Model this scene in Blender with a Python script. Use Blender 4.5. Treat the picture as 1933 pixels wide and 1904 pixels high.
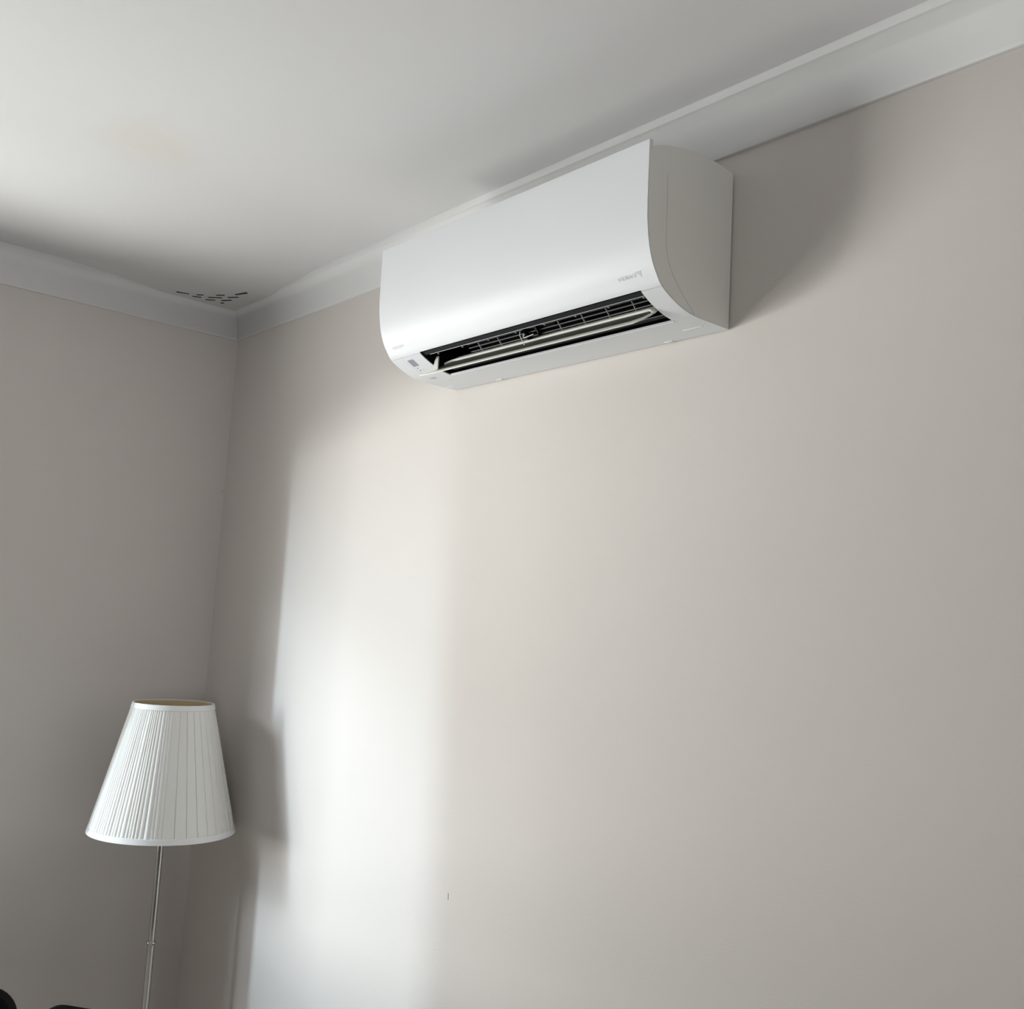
import bpy, bmesh, math, random
from mathutils import Vector, Matrix
random.seed(4)
for o in list(bpy.data.objects): bpy.data.objects.remove(o)
S = bpy.context.scene
COL = S.collection

# ------------------------------------------------------------------ camera
CAM = Vector((3.125, -1.4709, 1.5452))
RX = Vector((0.6596, 0.7495, 0.0566)); UY = Vector((0.0542, -0.1225, 0.991)); FW = Vector((-0.7496, 0.6506, 0.1214))
cd = bpy.data.cameras.new('camera'); cam = bpy.data.objects.new('camera', cd); COL.objects.link(cam)
cd.sensor_fit = 'HORIZONTAL'; cd.sensor_width = 36.0; cd.lens = 36.0*1943.9/1933.0
cd.clip_start = 0.02; cd.clip_end = 200
m = Matrix((RX, UY, -FW)).transposed().to_4x4(); m.translation = CAM
cam.matrix_world = m
S.camera = cam

# ------------------------------------------------------------------ world, lights, exposure
S.view_settings.view_transform = 'Standard'; S.view_settings.look = 'None'
S.view_settings.exposure = 1.14; S.view_settings.gamma = 1.0; S.view_settings.use_curve_mapping = False
w = bpy.data.worlds.new('sky'); S.world = w; w.use_nodes = True
bg = w.node_tree.nodes['Background']; bg.inputs['Color'].default_value = (0.80, 0.88, 1.0, 1); bg.inputs['Strength'].default_value = 0.26

def area(name, loc, target, sx, sy, power, color, spread=180):
    l = bpy.data.lights.new(name, 'AREA'); l.shape = 'RECTANGLE'; l.size = sx; l.size_y = sy
    l.energy = power; l.color = color; l.spread = math.radians(spread)
    o = bpy.data.objects.new(name, l); COL.objects.link(o); o.location = loc
    d = Vector(target) - Vector(loc)
    o.rotation_euler = d.to_track_quat('-Z', 'Y').to_euler()
    return o
# daylight outside the window: sunlit paving, and the open sky
WY0, WY1, WZ0, WZ1, WT = -0.85, -2.60, 0.66, 1.97, 0.12
WARM = (1.0, 0.975, 0.955); COOL = (0.84, 0.91, 1.0)
# light thrown up by the sunlit paving (brightest close to the window) plus two low panels added as fill
area('near_paving_light', (-1.0, -2.6, 0.03), (-1.0, -2.6, 5), 1.2, 2.0, 46, WARM)
area('side_paving_light', (-1.2, -1.2, 0.035), (-1.2, -1.2, 5), 1.6, 1.6, 24, WARM)
area('middle_paving_light', (-2.6, -3.0, 0.02), (-2.6, -3.0, 5), 3.2, 3.6, 80, WARM)
area('far_paving_light', (-4.2, -4.4, 0.03), (-4.2, -4.4, 5), 3.0, 3.2, 290, WARM)
area('low_fill_light_a', (-5.5, -5.5, 0.7), (0, -1.7, 1.5), 2.4, 1.0, 150, WARM)  # this and the next lamp are the added low panels
area('low_fill_light_b', (-4.0, -7.0, 1.0), (0, -1.7, 1.5), 2.4, 1.0, 200, WARM)
# open sky, and the brightest narrow gap between the houses
area('open_sky_light', (-3.0, -6.0, 3.8), (0, -1.2, 1.4), 2.6, 1.4, 225, COOL)
area('sky_gap_light', (-2.68, -6.0, 2.3), (0, -0.9, 1.1), 0.14, 2.4, 135, (0.72, 0.86, 1.0))
# fill lamp added at an unseen window to lift the left wall
area('added_fill_light', (5.3, -2.9, 1.5), (1.2, -1.6, 0.0), 1.3, 1.3, 25, (0.98, 0.985, 1.0))

# ------------------------------------------------------------------ materials
def mat(name, col, rough=0.6, metal=0.0, spec=0.5, noise=0.0, nscale=8.0, bump=0.0, bscale=200.0, coat=0.0, trans=0.0):
    M = bpy.data.materials.new(name); M.use_nodes = True; nt = M.node_tree; b = nt.nodes['Principled BSDF']
    b.inputs['Base Color'].default_value = (*col, 1); b.inputs['Roughness'].default_value = rough
    b.inputs['Metallic'].default_value = metal; b.inputs['Specular IOR Level'].default_value = spec
    b.inputs['Coat Weight'].default_value = coat
    tc = nt.nodes.new('ShaderNodeTexCoord')
    if noise > 0:
        n = nt.nodes.new('ShaderNodeTexNoise'); n.inputs['Scale'].default_value = nscale; n.inputs['Detail'].default_value = 5
        nt.links.new(tc.outputs['Object'], n.inputs['Vector'])
        r = nt.nodes.new('ShaderNodeMix'); r.data_type = 'RGBA'
        r.inputs[6].default_value = (*[c*(1-noise) for c in col], 1); r.inputs[7].default_value = (*[min(1, c*(1+noise)) for c in col], 1)
        nt.links.new(n.outputs['Fac'], r.inputs[0]); nt.links.new(r.outputs[2], b.inputs['Base Color'])
    if bump > 0:
        n2 = nt.nodes.new('ShaderNodeTexNoise'); n2.inputs['Scale'].default_value = bscale; n2.inputs['Detail'].default_value = 3
        nt.links.new(tc.outputs['Object'], n2.inputs['Vector'])
        bp = nt.nodes.new('ShaderNodeBump'); bp.inputs['Strength'].default_value = bump; bp.inputs['Distance'].default_value = 0.002
        nt.links.new(n2.outputs['Fac'], bp.inputs['Height']); nt.links.new(bp.outputs['Normal'], b.inputs['Normal'])
    return M
M_wall = mat('beige_wall_paint', (0.60, 0.557, 0.528), 0.62, noise=0.02, nscale=3, bump=0.12, bscale=260)
M_ceil = mat('ceiling_paint', (0.69, 0.685, 0.695), 0.75, noise=0.015, nscale=2, bump=0.08, bscale=200)
# faint old damp stain on the ceiling paint
nt = M_ceil.node_tree; b = nt.nodes['Principled BSDF']; src = b.inputs['Base Color'].links[0].from_socket
geo = nt.nodes.new('ShaderNodeNewGeometry'); vd = nt.nodes.new('ShaderNodeVectorMath'); vd.operation = 'DISTANCE'
vd.inputs[1].default_value = (0.97, -0.70, 2.55)
nz = nt.nodes.new('ShaderNodeTexNoise'); nz.inputs['Scale'].default_value = 9; nt.links.new(geo.outputs['Position'], nz.inputs['Vector'])
ad = nt.nodes.new('ShaderNodeMath'); ad.operation = 'MULTIPLY_ADD'; ad.inputs[1].default_value = 0.12; ad.inputs[2].default_value = -0.06
mr = nt.nodes.new('ShaderNodeMapRange'); mr.inputs['From Min'].default_value = 0.16; mr.inputs['From Max'].default_value = 0.02
mr.inputs['To Min'].default_value = 0; mr.inputs['To Max'].default_value = 0.32; mr.interpolation_type = 'SMOOTHSTEP'
sm = nt.nodes.new('ShaderNodeMath'); sm.operation = 'ADD'
nt.links.new(geo.outputs['Position'], vd.inputs[0]); nt.links.new(nz.outputs['Fac'], ad.inputs[0])
nt.links.new(vd.outputs['Value'], sm.inputs[0]); nt.links.new(ad.outputs[0], sm.inputs[1]); nt.links.new(sm.outputs[0], mr.inputs['Value'])
mx = nt.nodes.new('ShaderNodeMix'); mx.data_type = 'RGBA'; mx.inputs[7].default_value = (0.64, 0.60, 0.48, 1)
nt.links.new(src, mx.inputs[6]); nt.links.new(mr.outputs['Result'], mx.inputs[0]); nt.links.new(mx.outputs[2], b.inputs['Base Color'])
M_corn = mat('cornice_paint', (0.69, 0.688, 0.692), 0.6, noise=0.012, nscale=5)
M_floor = mat('cream_floor', (0.72, 0.68, 0.63), 0.6, noise=0.08, nscale=6)
M_trim = mat('white_gloss_trim', (0.72, 0.72, 0.70), 0.35)
M_ac = mat('white_abs_plastic', (0.71, 0.725, 0.75), 0.46, spec=0.35, noise=0.004, nscale=4)
M_acside = mat('white_side_plastic', (0.79, 0.78, 0.735), 0.5, spec=0.35)
M_dark = mat('outlet_black_plastic', (0.004, 0.004, 0.005), 0.9, spec=0.08)
M_slat = mat('grille_dark_plastic', (0.20, 0.20, 0.20), 0.4)
M_dark2 = mat('outlet_lip_plastic', (0.014, 0.014, 0.018), 0.6, spec=0.2)
M_vane = mat('louvre_grey_white_plastic', (0.72, 0.72, 0.66), 0.45)
M_web = mat('louvre_shaded_web', (0.05, 0.05, 0.042), 0.6)  # dark colour stands for the shade in the louvre trough
M_disp = mat('grey_display_window', (0.30, 0.33, 0.38), 0.25)
M_ink = mat('grey_print', (0.52, 0.54, 0.60), 0.5)
M_inkl = mat('pale_grey_print', (0.62, 0.63, 0.67), 0.5)
M_inkd = mat('dark_print', (0.10, 0.10, 0.12), 0.5)
M_fab = mat('white_pleated_fabric', (0.91, 0.905, 0.88), 0.85, spec=0.15, bump=0.2, bscale=900)
M_rib = mat('white_ribbon_trim', (0.80, 0.80, 0.81), 0.55, spec=0.3)
M_lin = mat('cream_shade_lining', (0.74, 0.60, 0.38), 0.8, noise=0.05, nscale=20)
def translucent(M, col, fac):
    nt = M.node_tree; b = nt.nodes['Principled BSDF']; o = nt.nodes['Material Output']
    t = nt.nodes.new('ShaderNodeBsdfTranslucent'); t.inputs['Color'].default_value = (*col, 1)
    x = nt.nodes.new('ShaderNodeMixShader'); x.inputs[0].default_value = fac
    nt.links.new(b.outputs[0], x.inputs[1]); nt.links.new(t.outputs[0], x.inputs[2]); nt.links.new(x.outputs[0], o.inputs['Surface'])
translucent(M_fab, (0.85, 0.84, 0.80), 0.14); translucent(M_lin, (0.80, 0.72, 0.60), 0.25)
M_nick = mat('brushed_nickel', (0.62, 0.60, 0.57), 0.16, metal=1.0)
M_bulb = mat('frosted_bulb_glass', (0.85, 0.84, 0.80), 0.3)
M_black = mat('black_leather', (0.006, 0.006, 0.006), 0.8, spec=0.08, noise=0.1, nscale=30)
M_slot = mat('vent_slot_dark', (0.03, 0.03, 0.028), 0.7)
M_pav = mat('pale_paving', (0.45, 0.43, 0.40), 0.8, noise=0.1, nscale=4)
M_glass = bpy.data.materials.new('window_glass'); M_glass.use_nodes = True
nt = M_glass.node_tree; nt.nodes.clear(); out = nt.nodes.new('ShaderNodeOutputMaterial'); mxs = nt.nodes.new('ShaderNodeMixShader')
tr = nt.nodes.new('ShaderNodeBsdfTransparent'); tr.inputs['Color'].default_value = (0.96, 0.98, 0.97, 1); gl = nt.nodes.new('ShaderNodeBsdfGlossy'); gl.inputs['Roughness'].default_value = 0.02
mxs.inputs[0].default_value = 0.06; nt.links.new(tr.outputs[0], mxs.inputs[1]); nt.links.new(gl.outputs[0], mxs.inputs[2]); nt.links.new(mxs.outputs[0], out.inputs[0])

# ------------------------------------------------------------------ mesh helpers
def link(name, verts, faces, material, parent=None, smooth=False, bevel=0.0, label=None, angle=35):
    me = bpy.data.meshes.new(name); me.from_pydata([tuple(v) for v in verts], [], faces); me.validate()
    bm = bmesh.new(); bm.from_mesh(me); bmesh.ops.recalc_face_normals(bm, faces=bm.faces); bm.to_mesh(me); bm.free()
    o = bpy.data.objects.new(name, me); COL.objects.link(o)
    if material: me.materials.append(material)
    if parent:
        o.parent = parent; o.matrix_parent_inverse = Matrix.Translation(-parent.location) if parent.rotation_euler.x == 0 and parent.rotation_euler.y == 0 and parent.rotation_euler.z == 0 else Matrix()
    if bevel > 0:
        bv = o.modifiers.new('bevel', 'BEVEL'); bv.width = bevel; bv.segments = 2; bv.limit_method = 'ANGLE'; bv.angle_limit = math.radians(40)
    if smooth or bevel > 0:
        for p in me.polygons: p.use_smooth = True
        bm = bmesh.new(); bm.from_mesh(me)
        for e in bm.edges:
            if len(e.link_faces) == 2 and e.calc_face_angle(0) > math.radians(angle): e.smooth = False
        bm.to_mesh(me); bm.free()
    if label: o['label'] = label
    return o
def box(x0, x1, y0, y1, z0, z1):
    v = [(x, y, z) for x in (x0, x1) for y in (y0, y1) for z in (z0, z1)]
    f = [(0,1,3,2),(4,6,7,5),(0,4,5,1),(2,3,7,6),(0,2,6,4),(1,5,7,3)]
    return v, f
def merge(*parts):
    V, F = [], []
    for v, f in parts:
        n = len(V); V += list(v); F += [tuple(i+n for i in q) for q in f]
    return V, F
def prism_x(poly, xa, xb):            # closed yz polygon extruded along x
    n = len(poly); V = [(xa, y, z) for y, z in poly] + [(xb, y, z) for y, z in poly]
    F = [tuple(range(n)), tuple(range(2*n-1, n-1, -1))] + [(i, (i+1) % n, n+(i+1) % n, n+i) for i in range(n)]
    return V, F
def lathe(prof, seg=48, c=(0,0), cap=True):   # prof [(r,z)]
    V, F = [], []
    for r, z in prof:
        for k in range(seg):
            a = 2*math.pi*k/seg; V.append((c[0]+r*math.cos(a), c[1]+r*math.sin(a), z))
    for i in range(len(prof)-1):
        for k in range(seg):
            a = i*seg+k; b2 = i*seg+(k+1) % seg; F.append((a, b2, b2+seg, a+seg))
    if cap:
        F.append(tuple(range(seg-1, -1, -1))); F.append(tuple((len(prof)-1)*seg+k for k in range(seg)))
    return V, F
def tube(pts, r, seg=10):
    V, F = [], []; pts = [Vector(p) for p in pts]
    for i, p in enumerate(pts):
        t = (pts[min(i+1, len(pts)-1)]-pts[max(i-1, 0)]).normalized()
        a = t.orthogonal().normalized(); 
        if i: 
            a = (pa - t*pa.dot(t)).normalized()
        pa = a; b2 = t.cross(a)
        for k in range(seg):
            q = 2*math.pi*k/seg; V.append(p+a*r*math.cos(q)+b2*r*math.sin(q))
    for i in range(len(pts)-1):
        for k in range(seg):
            x = i*seg+k; y = i*seg+(k+1) % seg; F.append((x, y, y+seg, x+seg))
    F.append(tuple(range(seg-1, -1, -1))); F.append(tuple((len(pts)-1)*seg+k for k in range(seg)))
    return V, F
def thing(name, label, cat, loc=(0,0,0), group=None):
    o = bpy.data.objects.new(name, None); COL.objects.link(o); o.location = loc; o.empty_display_size = 0.1
    o['label'] = label; o['category'] = cat
    if group: o['group'] = group
    return o
def struct(name, vf, material, parent=None, **k):
    o = link(name, vf[0], vf[1], material, parent, **k)
    if parent is None: o['kind'] = 'structure'
    return o

# ------------------------------------------------------------------ room shell
ZC = 2.55; XR = 4.6; YN = -4.3; TH = 0.12
struct('floor', box(-0.0, XR, YN, 0, -0.1, 0), M_floor)
struct('ceiling', box(-TH, XR+TH, YN-TH, TH, ZC, ZC+0.1), M_ceil)
struct('wall_right', box(-TH, XR+TH, 0, TH, -0.1, ZC), M_wall)
struct('wall_left', merge(box(-TH, 0, WY0, 0, -0.1, ZC), box(-TH, 0, YN, WY1, -0.1, ZC),
        box(-TH, 0, WY1, WY0, -0.1, WZ0), box(-TH, 0, WY1, WY0, WZ1, ZC)), M_wall)
struct('wall_back', merge(box(XR, XR+TH, -2.2, 0, -0.1, ZC), box(XR, XR+TH, YN, -3.6, -0.1, ZC),
        box(XR, XR+TH, -3.6, -2.2, -0.1, 0.9), box(XR, XR+TH, -3.6, -2.2, 2.1, ZC)), M_wall)
w2 = struct('added_fill_window', merge(box(XR+0.03, XR+0.08, -3.6, -2.2, 0.9, 0.95), box(XR+0.03, XR+0.08, -3.6, -2.2, 2.05, 2.1),
        box(XR+0.03, XR+0.08, -3.6, -3.55, 0.95, 2.05), box(XR+0.03, XR+0.08, -2.25, -2.2, 0.95, 2.05)), M_trim)  # unseen window added to carry the fill lamp
struct('pane', box(XR+0.053, XR+0.057, -3.55, -2.25, 0.95, 2.05), M_glass, w2)
struct('wall_near', box(-TH, XR+TH, YN-TH, YN, -0.1, ZC), M_wall)
struct('baseboard_right', box(0.016, XR, -0.016, 0, 0, 0.10), M_trim, bevel=0.004)
struct('baseboard_left', box(0, 0.016, YN, 0, 0, 0.10), M_trim, bevel=0.004)

# cornice: bead against the ceiling, concave cove, thin lower lip on the wall
H, P, ST = 0.1086, 0.044, 0.0163
prof = [(0, ZC), (P, ZC), (P, ZC-ST+0.002), (P-0.002, ZC-ST), (P-0.006, ZC-ST-0.001), (0.030, ZC-0.028), (0.0225, ZC-0.042), (0.0165, ZC-0.057),
        (0.012, ZC-0.072), (0.0092, ZC-0.087), (0.0078, ZC-0.100), (0.0075, ZC-H+0.001), (0.0065, ZC-H), (0, ZC-H)]
def cornice(name, mp):
    n = len(prof)
    V = [mp(d, z, 0) for d, z in prof] + [mp(d, z, 1) for d, z in prof]
    F = [tuple(range(n)), tuple(range(2*n-1, n-1, -1))] + [(i, (i+1) % n, n+(i+1) % n, n+i) for i in range(n)]
    struct(name, (V, F), M_corn, smooth=True, angle=50)
cornice('trim_1', lambda d, z, e: (d if e == 0 else XR, -d, z))
cornice('trim_2', lambda d, z, e: (d, -d if e == 0 else YN, z))

# two small scuffs in the wall paint
wr = [o for o in COL.objects if o.name == 'wall_right'][0]; wl = [o for o in COL.objects if o.name == 'wall_left'][0]
M_scuff = mat('scuff_mark', (0.38, 0.36, 0.35), 0.8)
link('scuff_mark', *tube([(1.292, -0.0002, 0.952), (1.291, -0.0002, 0.966)], 0.0007, 6), M_scuff, wr)
link('scuff_mark', *tube([(0.0002, -0.006, 1.936), (0.0002, -0.002, 1.946)], 0.0008, 6), M_scuff, wl)

# window in the left wall, beyond the picture's left edge
wn = struct('window_1', merge(
    box(-0.085, -0.035, WY1, WY0, WZ0, WZ0+0.05), box(-0.085, -0.035, WY1, WY0, WZ1-0.05, WZ1),
    box(-0.085, -0.035, WY0-0.05, WY0, WZ0+0.05, WZ1-0.05), box(-0.085, -0.035, WY1, WY1+0.05, WZ0+0.05, WZ1-0.05)), M_trim)
struct('pane', box(-0.062, -0.058, WY1+0.05, WY0-0.05, WZ0+0.05, WZ1-0.05), M_glass, wn)
struct('window_sill', box(-0.03, 0.05, WY1-0.04, WY0+0.04, WZ0-0.025, WZ0), M_trim, wn)
struct('light_blocking_fin', box(-0.50, -TH, -2.70, -2.65, -0.02, 2.6), M_trim)  # unseen fin added to cut off the bright band on the wall
struct('paving', box(-14, -TH, -16, 8, -0.12, -0.02), M_pav)

# ------------------------------------------------------------------ air conditioner
X0 = 1.2038; WA = 0.80
ac = thing('air_conditioner', 'white wall-mounted air conditioner with its outlet louvre open, high on the wall below the cornice', 'air conditioner', (X0+WA/2, 0, 2.107))
CP = [(-.2358,2.384),(-.2354,2.32),(-.2344,2.26),(-.2315,2.229),(-.2260,2.200),(-.2165,2.174),(-.2045,2.155),(-.1905,2.1385),(-.163,2.1235),(-.132,2.1125),(-.100,2.1075),(-.06,2.1072),(-.004,2.107)]
def crom(Pn, n=8):
    out = []
    for i in range(len(Pn)-1):
        a = Vector(Pn[max(i-1, 0)]); b = Vector(Pn[i]); c = Vector(Pn[i+1]); d = Vector(Pn[min(i+2, len(Pn)-1)])
        for k in range(n):
            t = k/n; out.append(.5*((2*b)+(-a+c)*t+(2*a-5*b+4*c-d)*t*t+(-a+3*b-3*c+d)*t**3))
    out.append(Vector(Pn[-1])); return out
SP = crom(CP); SL = [0.0]
for i in range(1, len(SP)): SL.append(SL[-1]+(SP[i]-SP[i-1]).length)
def at(s, off=0.0):                    # point on the casing outline at arc length s, moved outward by off
    s = max(0, min(SL[-1]-1e-6, s)); i = 0
    while SL[i+1] < s: i += 1
    t = (s-SL[i])/(SL[i+1]-SL[i]); p = SP[i].lerp(SP[i+1], t)
    a = SP[max(i-1, 0)]; b = SP[min(i+2, len(SP)-1)]; tg = (b-a).normalized(); nrm = Vector((-abs(tg.y) if False else tg.y, -tg.x))
    return p + nrm*off
S1, S2, SE = 0.2570, 0.3505, SL[-1]
def rng(a, b, n): return [a+(b-a)*k/(n-1) for k in range(n)]
def strip(xa, xb, sa, sb, t_out, t_in, n=24, taper=None):
    ss = rng(sa, sb, n)
    pol = [tuple(at(s, t_out)) for s in ss] + [tuple(at(s, -(t_in if taper is None else taper(s)))) for s in reversed(ss)]
    return prism_x(pol, xa, xb)
XA, XB = X0, X0+WA
OX0, OX1 = X0+0.110, X0+0.754
# front panel, rounded top lip
tp = lambda s: 0.0095 - 0.0073*min(1, max(0, (s-0.012)/0.02))
ss = rng(0.001, S1-0.0008, 60)
pol = [(-.2335, 2.3862), (-.2355, 2.3850)] + [tuple(at(s)) for s in ss] + [tuple(at(s, -tp(s))) for s in reversed(ss)] + [(-.2263, 2.3845), (-.2275, 2.3858), (-.2300, 2.3864)]
link('front_panel', *prism_x(pol, XA, XB), M_ac, ac, smooth=True, angle=50)
# body shell behind the panel with the outlet hollow
top = [(-.004, 2.3995), (-.006, 2.4020), (-.0113, 2.4040), (-.043, 2.4072), (-.080, 2.4068), (-.119, 2.4043), (-.151, 2.3990), (-.186, 2.3915), (-.205, 2.3850), (-.220, 2.3790), (-.2255, 2.3745)]
inner = [tuple(at(s, -0.0025)) for s in rng(0.02, S1-0.003, 30)]
body = [(-.005, 2.1095)] + top + inner + [(-.181, 2.150), (-.172, 2.200), (-.09, 2.205), (-.068, 2.150), (-.088, 2.1105)]
link('housing', *prism_x(body, XA+0.003, XB-0.003), M_acside, ac, smooth=True, angle=40)
# end panels: whole side outline, with the front strip standing a hair proud
def side(name, xo, xi, xs):
    o_ = [(-.004, 2.1075)] + top + [tuple(at(s, -0.0022)) for s in rng(0.02, SE-0.0005, 60)]
    a = prism_x(o_, xi, xo)
    sp = link(name, *a, M_acside, ac, smooth=True, angle=60)
    seam = [(-.187,2.3905),(-.1868,2.337),(-.1853,2.28),(-.1842,2.2223),(-.1805,2.200),(-.1750,2.1836),(-.1600,2.1615),(-.1328,2.1347),(-.112,2.1185),(-.102,2.1105)]
    fr = [tuple(at(s, -0.0024)) for s in rng(0.02, 0.350, 50)]
    poly = [(-.205, 2.3848), (-.220, 2.3788), (-.2252, 2.3743)] + fr + list(reversed([tuple(q) for q in crom(seam, 4)]))
    link('side_trim', *prism_x(poly, xo, xs), M_acside, sp, bevel=0.0004)
    link('side_seam', *tube([(xs, y, z) for y, z in [tuple(q) for q in crom(seam[1:], 4)]], 0.0006, 6), M_ink, sp, smooth=True)
link('mounting_plate', *box(XA+0.012, XB-0.012, -0.006, 0.0, 2.118, 2.392), M_slat, ac)
side('side_panel', XB-0.0003, XB-0.003, XB+0.0006)
side('side_panel', XA+0.0003, XA+0.003, XA-0.0006)
# outlet surround left and right of the opening
for a, b in ((XA, OX0), (OX1, XB)):
    link('outlet_surround', *strip(a, b, S1, S2, 0, 0.0022, 24), M_ac, ac, smooth=True, angle=50)
# bottom cover with moulded recesses
bc = link('bottom_cover', *strip(XA, XB, S2+0.0006, SE-0.0002, 0, 0.002, 20), M_ac, ac, smooth=True, angle=50)
link('cover_lip', *tube([(OX0, *at(S2+0.0015, 0.0004)), (OX1, *at(S2+0.0015, 0.0004))], 0.0016), M_ac, bc, smooth=True)
link('cover_lip', *tube([(OX0, *at(S2-0.0022, -0.0008)), (OX1, *at(S2-0.0022, -0.0008))], 0.0007), M_ac, bc, smooth=True)
for xa, xb, s in ((0.031, 0.049, 0.3806), (0.056, 0.0925, 0.3815)):
    link('seam_mark', *strip(X0+xa, X0+xb, s, s+0.0012, 0.0003, 0, 3), M_inkl, bc)
for xa, xb, s in ((-0.0+0.004, 0.036, 0.4165), (0.733, 0.777, 0.403)):
    link('finger_notch', *strip(X0+xa, X0+xb, s, s+0.0025, 0.0012, 0, 3), M_ac, bc, bevel=0.0004)
for xa, s in ((0.655, 0.441), (0.16, 0.441)):
    link('cover_clip', *strip(X0+xa, X0+xa+0.020, s, s+0.008, 0.0012, 0.001, 4), M_trim, bc, bevel=0.0005)
# dark outlet hollow
cv = [(-.1925, 2.1400), (-.180, 2.1500), (-.1705, 2.198), (-.092, 2.203), (-.0695, 2.150), (-.089, 2.1105), (-.0905, 2.1105), (-.0715, 2.150), (-.093, 2.2005), (-.1690, 2.1955), (-.1785, 2.1485), (-.1915, 2.1385)]
hol = link('outlet_hollow', *merge(prism_x(cv, OX0, OX1),
     prism_x([(-.190, 2.1385), (-.170, 2.199), (-.092, 2.203), (-.0700, 2.150), (-.0905, 2.1085), (-.100, 2.108), (-.132, 2.113), (-.163, 2.1240)], OX0-0.0015, OX0),
     prism_x([(-.190, 2.1385), (-.170, 2.199), (-.092, 2.203), (-.0700, 2.150), (-.0905, 2.1085), (-.100, 2.108), (-.132, 2.113), (-.163, 2.1240)], OX1, OX1+0.0015)), M_dark, ac)
link('outlet_lip', *strip(OX0, OX1, S1+0.0008, S1+0.012, -0.004, 0.0055, 5), M_dark2, ac, smooth=True)
link('lip_edge', *tube([(OX0+0.02, *at(S1+0.0125, -0.004)), (OX1-0.004, *at(S1+0.0125, -0.004))], 0.0009, 8), M_slat, ac, smooth=True)
link('outlet_lip', *strip(OX0+0.02, OX1, S2-0.020, S2-0.007, -0.006, 0.0075, 5), M_dark2, ac, smooth=True)
link('lip_edge', *tube([(OX0+0.045, *at(S2-0.0205, -0.005)), (OX1-0.004, *at(S2-0.0205, -0.005))], 0.0008, 8), M_slat, ac, smooth=True)
for k in range(8):
    xx = X0+0.155+0.0845*k
    link('lip_peg', *box(xx-0.002, xx+0.002, at(S1+0.0135)[0]+0.003, at(S1+0.0135)[0]+0.006, at(S1+0.0135)[1]+0.001, at(S1+0.0135)[1]+0.004), M_slat, ac)
# fan guard: three long slats and short ribs
for y, z in ((-.1600, 2.1420), (-.1540, 2.1358), (-.1475, 2.1292)):
    link('guard_slat', *box(X0+0.235, OX1, y, y+0.0025, z-0.0006, z+0.0006), M_slat, ac)
for x in (0.702, 0.638, 0.575, 0.511, 0.333, 0.270):
    link('guard_rib', *prism_x([(-.1625, 2.1445), (-.1455, 2.1265), (-.1430, 2.1285), (-.160, 2.1465)], X0+x-0.0008, X0+x+0.0008), M_slat, ac)
# fan roller just seen behind the guard
V, F = [], []
for k in range(36):
    a = 2*math.pi*k/36; cy, cz = -.112, 2.176
    p = (cy+0.018*math.cos(a), cz+0.018*math.sin(a)); q = (cy+0.022*math.cos(a+.2), cz+0.022*math.sin(a+.2)); n = len(V)
    V += [(OX0+0.11, *p), (OX1-0.01, *p), (OX1-0.01, *q), (OX0+0.11, *q)]; F.append((n, n+1, n+2, n+3))
link('fan_roller', V, F, M_dark, ac)
# motor bracket in the middle with the louvre arm
br = link('louvre_bracket', *merge(prism_x([(-.176, 2.147), (-.150, 2.1215), (-.138, 2.128), (-.160, 2.160)], X0+0.418, X0+0.424),
                                   prism_x([(-.176, 2.147), (-.152, 2.1235), (-.138, 2.130), (-.160, 2.160)], X0+0.452, X0+0.456),
                                   prism_x([(-.165, 2.150), (-.150, 2.136), (-.140, 2.142), (-.155, 2.160)], X0+0.424, X0+0.500)), M_dark, ac, bevel=0.001)
link('arm_edge', *tube([(X0+0.4165, -.178, 2.147), (X0+0.4165, -.170, 2.138), (X0+0.414, -.168, 2.128), (X0+0.4165, -.162, 2.117), (X0+0.4175, -.157, 2.110)], 0.0009, 8), M_vane, br, smooth=True)
link('arm_hook', *tube([(X0+0.446, -.160, 2.1265), (X0+0.434, -.163, 2.1235), (X0+0.426, -.165, 2.122), (X0+0.4225, -.166, 2.1235), (X0+0.4225, -.166, 2.1265), (X0+0.426, -.166, 2.1280)], 0.0012, 8), M_vane, br, smooth=True)
link('bracket_edge', *tube([(X0+0.457, -.176, 2.1455), (X0+0.457, -.158, 2.128)], 0.0007, 8), M_slat, br, smooth=True)
# louvre blade: channel of two light bands with a web coloured dark for the trough's shade
LO = Vector((-.1690, 2.0950)); LD = Vector((0.038, 0.0355)).normalized(); LN = Vector((LD.y, -LD.x))   # LN points down and back -> flip to the room side
LN = Vector((-LD.y, LD.x))          # the blade's upper front face looks at the room
def blade(outline, h0, h1):
    # outline: (x, u) polygon on the blade plane, thickened from h0 to h1 along the normal
    n = len(outline); V = []
    for h in (h0, h1):
        for x, u in outline:
            p = LO + LD*u + LN*h; V.append((X0+x, p.x, p.y))
    F = [tuple(range(n)), tuple(range(2*n-1, n-1, -1))] + [(i, (i+1) % n, n+(i+1) % n, n+i) for i in range(n)]
    return V, F
lv = link('louvre', *blade([(0.128, 0.004), (0.715, 0.004), (0.742, 0.018), (0.748, 0.035), (0.744, 0.048), (0.172, 0.048), (0.150, 0.040), (0.132, 0.026)], -0.003, -0.0010), M_web, ac)
link('front_band', *blade([(0.076, 0.0035), (0.10, 0.0012), (0.14, 0.0), (0.715, 0.0), (0.735, 0.008), (0.7475, 0.020), (0.7485, 0.026), (0.742, 0.024), (0.728, 0.0150), (0.705, 0.0105), (0.155, 0.0100), (0.13, 0.0100), (0.10, 0.0075), (0.078, 0.0050)], -0.0024, 0.0006), M_vane, lv, bevel=0.0012)
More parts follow.
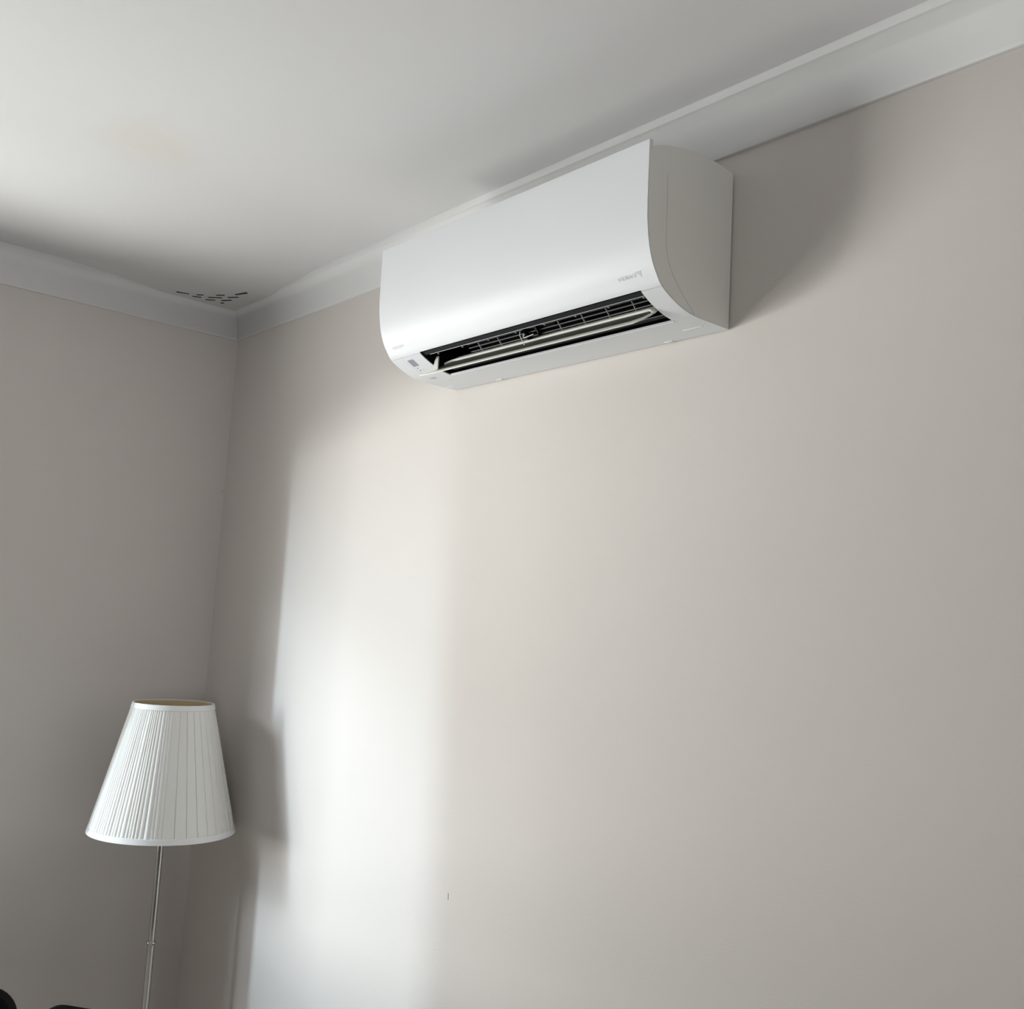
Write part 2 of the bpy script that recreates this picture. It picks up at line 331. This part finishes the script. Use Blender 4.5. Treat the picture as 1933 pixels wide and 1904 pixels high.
link('rear_band', *blade([(0.160, 0.042), (0.180, 0.0400), (0.728, 0.0400), (0.738, 0.034), (0.744, 0.0245), (0.7495, 0.026), (0.7505, 0.036), (0.7465, 0.047), (0.742, 0.050), (0.180, 0.050), (0.165, 0.044), (0.145, 0.040), (0.138, 0.034)], -0.0030, 0.0030), M_vane, lv, bevel=0.0010)
# upright end ear of the louvre
ear = [(0.0, 0.0), (0.0, 0.022), (0.003, 0.029), (0.008, 0.031), (0.012, 0.028), (0.014, 0.018), (0.017, 0.006), (0.018, 0.0)]
V = [(X0+0.118+a, -.160+0.18*b, 2.107+b) for a, b in ear] + [(X0+0.118+a, -.157+0.18*b, 2.107+b) for a, b in ear]
n = len(ear); F = [tuple(range(n)), tuple(range(2*n-1, n-1, -1))] + [(i, (i+1) % n, n+(i+1) % n, n+i) for i in range(n)]
link('louvre_ear', V, F, M_vane, lv, bevel=0.0008)

# control panel with display window, two indicator dots and a small print mark
cp_s = [(0.0421, S1+0.0012), (0.0403, 0.2674), (0.0455, 0.2922), (0.0480, 0.3154), (0.0420, 0.338), (0.0345, 0.3500)]
def onskin(poly, off, base=-0.0002):
    # fan of (x,s) polygon laid on the casing surface, subdivided in s
    n = len(poly); V = [(X0+x, *at(s, off)) for x, s in poly] + [(X0+x, *at(s, base)) for x, s in poly]
    F = [tuple(range(n)), tuple(range(2*n-1, n-1, -1))] + [(i, (i+1) % n, n+(i+1) % n, n+i) for i in range(n)]
    return V, F
ctrl = []
L = crom(cp_s, 5)
V, F = [], []
for q in L:
    for x, h in ((q.x, -0.0003), (q.x, 0.0009), (0.1099, 0.0009), (0.1099, -0.0003)):
        V.append((X0+x, *at(q.y, h)))
for i in range(len(L)-1):
    for k in range(4): F.append((i*4+k, i*4+(k+1) % 4, i*4+4+(k+1) % 4, i*4+4+k))
F += [(3, 2, 1, 0), tuple(len(V)-4+k for k in range(4))]
cpn = link('control_panel', V, F, M_ac, ac, smooth=True, angle=50)
def rectskin(xa, xb, sa, sb, off, base, n=5):
    return strip(X0+xa, X0+xb, sa, sb, off, -base, n)
link('panel_edge', *tube([(X0+q.x-0.0004, *at(q.y, 0.0006)) for q in L], 0.0005, 6), M_inkl, cpn, smooth=True)
link('display_window', *strip(X0+0.0505, X0+0.0705, 0.2665, 0.2885, 0.0013, -0.0005, 5), M_disp, cpn)
for x, s in ((0.0562, 0.2955), (0.0558, 0.3040)):
    link('indicator_dot', *onskin([(x+0.0016*math.cos(a*math.pi/4), s+0.0014*math.sin(a*math.pi/4)) for a in range(8)], 0.0014, 0.0006), M_inkd, cpn)
link('small_print', *strip(X0+0.0640, X0+0.0685, 0.3030, 0.3052, 0.0011, -0.0005, 3), M_inkl, cpn)
for k in range(4):
    link('print_bar', *strip(X0+0.0450+0.0045*k, X0+0.0478+0.0045*k, 0.3395, 0.3500, 0.0012, -0.0005, 3), M_ink, cpn)

# lettering: the photograph is mirrored, so it reads right to left
def letters(name, text, xr, s0, height, width, mtl, shear=0.0, parent=None):
    cu = bpy.data.curves.new('t', 'FONT'); cu.body = text; cu.size = 1.0; cu.resolution_u = 3; cu.shear = shear
    cu.offset = 0.012
    to = bpy.data.objects.new('t', cu); COL.objects.link(to); bpy.context.view_layer.update()
    me = bpy.data.meshes.new_from_object(to.evaluated_get(bpy.context.evaluated_depsgraph_get()))
    bpy.data.objects.remove(to)
    xs = [v.co.x for v in me.vertices]; ys = [v.co.y for v in me.vertices]
    x0, x1, y0, y1 = min(xs), max(xs), min(ys), max(ys)
    V = []
    for v in me.vertices:
        u = (v.co.x-x0)/(x1-x0)*width; h = (v.co.y-y0)/(y1-y0)*height
        V.append((xr-u, *at(s0+height-h, 0.0004)))
    F = [tuple(p.vertices) for p in me.polygons]
    o = link(name, V, F, mtl, parent)
    return o
fp = [o for o in COL.objects if o.name == 'front_panel'][0]
letters('brand_lettering', 'DAIKIN', X0+0.7570, 0.2230, 0.0066, 0.0395, M_ink, parent=fp)
link('brand_triangle', *onskin([(0.7570, 0.2208), (0.7706, 0.2208), (0.7690, 0.2318)], 0.0004, 0.0001), M_ink, fp)
letters('inverter_lettering', 'Inverter', X0+0.0640, 0.2275, 0.0045, 0.0340, M_inkl, shear=0.25, parent=fp)
ov = [(X0+0.0465+0.0215*math.cos(a), *at(0.2298+0.0036*math.sin(a), 0.0002)) for a in [2*math.pi*k/40 for k in range(41)]]
link('lettering_outline', *tube(ov, 0.00035, 6), M_inkl, fp)

# ------------------------------------------------------------------ corner vent above the cornice
cvn = thing('corner_vent', 'small triangular vent with rows of dark slots in the ceiling corner over the cornice', 'vent', (0.12, -0.12, 2.527))
zv = 2.530
link('vent_plate', *merge(([(0.02,-0.02,zv),(0.30,-0.02,zv),(0.02,-0.30,zv),(0.02,-0.02,ZC+0.001),(0.62,-0.02,ZC+0.001),(0.02,-0.62,ZC+0.001)],
     [(0,1,2),(5,4,3),(0,3,4,1),(1,4,5,2),(2,5,3,0)])), M_corn, cvn)
def backz(px, py, z):
    d = FW + RX*((px-966.5)/1943.9) - UY*((py-952)/1943.9)
    return CAM + d*((z-CAM.z)/d.z)
slots = [((0.075,-0.252),(0.092,-0.217)), ((0.103,-0.203),(0.122,-0.180)), ((0.140,-0.168),(0.163,-0.148)), ((0.202,-0.121),(0.240,-0.100)),
         ((0.072,-0.202),(0.096,-0.178)), ((0.112,-0.166),(0.142,-0.142)), ((0.160,-0.122),(0.182,-0.096)),
         ((0.078,-0.157),(0.103,-0.134)), ((0.112,-0.122),(0.138,-0.100)), ((0.088,-0.103),(0.098,-0.094))]
slots = []
for a, b in (((333,550.5),(357,554.5)), ((371,556),(384,556.5)), ((408,557),(424,557)), ((444,556),(466,553)),
             ((363,559),(380,561)), ((393,561),(419,561.7)), ((430,561.3),(450,560.7)), ((388,565.3),(406,566.4)), ((418,567),(437,566.2)), ((416,571.5),(423,571.8))):
    slots.append((backz(*a, zv), backz(*b, zv)))
for a, b in slots:
    a = Vector((a[0], a[1], 0)); b = Vector((b[0], b[1], 0)); t = (b-a).normalized(); nn = Vector((-t.y, t.x, 0))*0.0042
    q = [a-nn, b-nn, b+nn, a+nn]
    V = [(p.x, p.y, zv-0.0006) for p in q] + [(p.x, p.y, zv+0.004) for p in q]
    link('vent_slot', V, [(0,1,2,3),(7,6,5,4),(0,4,5,1),(1,5,6,2),(2,6,7,3),(3,7,4,0)], M_slot, cvn)

# ------------------------------------------------------------------ floor lamp
LX, LY = 0.266, -0.2175
lamp = thing('floor_lamp', 'floor lamp with white pleated shade and thin brushed nickel pole in the room corner', 'lamp', (LX, LY, 0))
c = (LX, LY)
ZB, ZT, RB, RT = 0.935, 1.288, 0.1962, 0.1093
link('base', *lathe([(0.13, 0), (0.135, 0.004), (0.135, 0.012), (0.128, 0.018), (0.03, 0.026), (0.014, 0.034)], 64, c), M_nick, lamp, smooth=True)
link('pole', *lathe([(0.0103, 0.03), (0.0103, 0.6345)], 32, c), M_nick, lamp, smooth=True)
link('pole_collar', *lathe([(0.0103, 0.6290), (0.0128, 0.6310), (0.0142, 0.6345), (0.0128, 0.6380), (0.0095, 0.6395)], 32, c), M_nick, lamp, smooth=True)
link('pole', *lathe([(0.0092, 0.637), (0.0092, 1.02)], 32, c), M_nick, lamp, smooth=True)
link('socket', *lathe([(0.0092, 1.02), (0.02, 1.03), (0.02, 1.085), (0.016, 1.09)], 32, c), M_trim, lamp, smooth=True)
link('bulb', *lathe([(0.014, 1.088), (0.016, 1.10), (0.028, 1.13), (0.031, 1.15), (0.027, 1.172), (0.014, 1.187), (0.002, 1.190)], 32, c), M_bulb, lamp, smooth=True)
# spider ring holding the shade
V, F = lathe([(0.021, 1.055), (0.024, 1.057), (0.021, 1.059)], 24, c, cap=False)
for k in range(3):
    a = 2.1*k+0.4; V2, F2 = tube([(LX+0.022*math.cos(a), LY+0.022*math.sin(a), 1.057), (LX+0.07*math.cos(a), LY+0.07*math.sin(a), 1.15), (LX+(RT-0.003)*math.cos(a), LY+(RT-0.003)*math.sin(a), ZT-0.02)], 0.0015, 8)
    V, F = merge((V, F), (V2, F2))
link('shade_ring', V, F, M_nick, lamp, smooth=True)
# pleats: narrow knife pleats on one half, broad flat ones on the other
view = math.atan2(CAM.y-LY, CAM.x-LX)          # azimuth facing the viewer
edges = []; a = -math.pi
while a < math.pi:                             # a>0 is the left side as seen from the room
    edges.append(a)
    rel = a
    if -0.12 < rel < 2.6: step = random.choice((0.045, 0.055, 0.062, 0.075))
    else: step = 0.165
    a += step
edges[-1] = math.pi if math.pi-edges[-1] < 0.03 else edges[-1]
if edges[-1] < math.pi: edges.append(math.pi)
ang, rad = [], []
for i in range(len(edges)-1):
    wd = edges[i+1]-edges[i]; fine = wd < 0.1; amp = random.uniform(0.0016, 0.0028) if fine else 0.0008
    for t in ((0, 1/6, 2/6, 3/6, 4/6, 5/6) if fine else (0, 0.05, 0.35, 0.7, 0.97)):
        ang.append(edges[i]+wd*t)
        rad.append(amp*math.sin(math.pi*t)**0.7 if fine else {0: -0.0012, 0.05: 0.0002}.get(t, 0.0008+0.0010*t))
nA = len(ang); V, F = [], []
zs = [ZB+0.010, ZB+0.06, ZB+0.17, ZB+0.28, ZT-0.010]
jit = [[random.uniform(-0.0004, 0.0004) for _ in range(nA)] for _ in zs]
for zi, z in enumerate(zs):
    t = (z-ZB)/(ZT-ZB); R = RB+(RT-RB)*t
    for k in range(nA):
        am = rad[k]*(1.0-0.35*t); th = view - ang[k] + 0.0
        V.append((LX+(R+am+jit[zi][k])*math.cos(th), LY+(R+am+jit[zi][k])*math.sin(th), z))
for zi in range(len(zs)-1):
    for k in range(nA):
        a_ = zi*nA+k; b_ = zi*nA+(k+1) % nA; F.append((a_, b_, b_+nA, a_+nA))
sh = link('lamp_shade', V, F, M_fab, lamp, smooth=True, angle=25)
def band(name, za, zb2, extra, mtl, par):
    ra = RB+(RT-RB)*(za-ZB)/(ZT-ZB); rb = RB+(RT-RB)*(zb2-ZB)/(ZT-ZB)
    V, F = lathe([(ra+extra, za), (rb+extra, zb2), (rb+extra-0.001, zb2+0.0008), (rb-0.002, zb2), (ra-0.002, za), (ra+extra-0.001, za-0.0008)], 96, c, cap=False)
    n = 96*5
    F += [(n+k, n+(k+1) % 96, (k+1) % 96, k) for k in range(96)]
    return link(name, V, F, mtl, par, smooth=True)
band('shade_trim', ZB, ZB+0.014, 0.0032, M_rib, sh)
band('shade_trim', ZT-0.013, ZT, 0.0028, M_rib, sh)
V, F = lathe([(RB-0.0028, ZB+0.001), (RT-0.0028, ZT-0.001)], 96, c, cap=False)
link('shade_lining', V, F, M_lin, sh, smooth=True)
th = view - 1.28*1.0
V = []
a1 = view + 0.0
# folded ribbon end on the left rim and a small spot on the shade
for (aa, za, zb2) in ((-1.22, ZT-0.013, ZT), (-1.30, ZB, ZB+0.016)):
    R1 = RB+(RT-RB)*((za+zb2)/2-ZB)/(ZT-ZB)+0.0042; V = []
    for da in (-0.012, 0.012):
        for z in (za, zb2): V.append((LX+R1*math.cos(view+aa+da), LY+R1*math.sin(view+aa+da), z))
    V += [((v[0]-LX)*0.99+LX, (v[1]-LY)*0.99+LY, v[2]) for v in V[:4]]
    link('ribbon_end', V, [(0,1,3,2),(4,6,7,5),(0,4,5,1),(2,3,7,6),(0,2,6,4),(1,5,7,3)], M_rib, sh)
zz = 1.045; R1 = RB+(RT-RB)*(zz-ZB)/(ZT-ZB)+0.0010; aa = view+0.98
link('dark_spot', *lathe([(0.0001, 0), (0.0016, 0.0003), (0.0016, 0.0006), (0.0001, 0.0009)], 10), M_inkd, sh).location = (0, 0, 0)
sp = [o for o in COL.objects if o.name == 'dark_spot'][0]
sp.matrix_parent_inverse = Matrix(); sp.matrix_world = Matrix()
for v in sp.data.vertices:
    x, y, z = v.co; nr = Vector((math.cos(aa), math.sin(aa), 0)); tg = Vector((-math.sin(aa), math.cos(aa), 0))
    v.co = nr*(R1+z)+tg*x+Vector((0, 0, zz+y))

# ------------------------------------------------------------------ two black chairs at the lower left
def chair(label, cx, cy, rz, topz, group=None):
    t = thing('dining_chair', label, 'chair', (cx, cy, 0), group)
    t.rotation_euler = (0, 0, rz)
    def part(name, vf, mtl, **k):
        return link(name, vf[0], vf[1], mtl, t, **k)
    W2 = 0.21
    part('seat', box(-W2, W2, -0.20, 0.22, 0.42, 0.47), M_black, bevel=0.018)
    # padded backrest with rounded upper corners
    out = [(-W2+0.01, 0.50)]
    for k in range(9):
        a = math.pi - k*math.pi/16; out.append((-W2+0.045+0.045*math.cos(a), topz-0.045+0.045*math.sin(a)))
    for k in range(9):
        a = math.pi/2 - k*math.pi/16; out.append((W2-0.045+0.045*math.cos(a), topz-0.045+0.045*math.sin(a)))
    out.append((W2-0.01, 0.50)); n = len(out)
    V = [(x, 0.200+0.10*(z-0.5), z) for x, z in out] + [(x, 0.235+0.10*(z-0.5), z) for x, z in out]
    F = [tuple(range(n)), tuple(range(2*n-1, n-1, -1))] + [(i, (i+1) % n, n+(i+1) % n, n+i) for i in range(n)]
    part('backrest', (V, F), M_black, bevel=0.008)
    for sx in (-1, 1):
        for sy in (-0.17, 0.20):
            part('leg', tube([(sx*(W2-0.03), sy, 0.43), (sx*(W2-0.015), sy*1.12, 0)], 0.014, 12), M_black, smooth=True)
        part('back_post', tube([(sx*(W2-0.03), 0.205, 0.43), (sx*(W2-0.03), 0.225, 0.56)], 0.012, 12), M_black, smooth=True)
    return t

chair('black padded chair at the bottom left, cut off by the left edge of the photo', 1.019, -0.895, math.radians(-130.9), 0.940, 'black dining chairs')
chair('black padded chair nearer the lamp, only a sliver of its backrest showing', 1.397, -0.548, math.radians(-144.8), 0.923, 'black dining chairs')
bpy.context.view_layer.update()
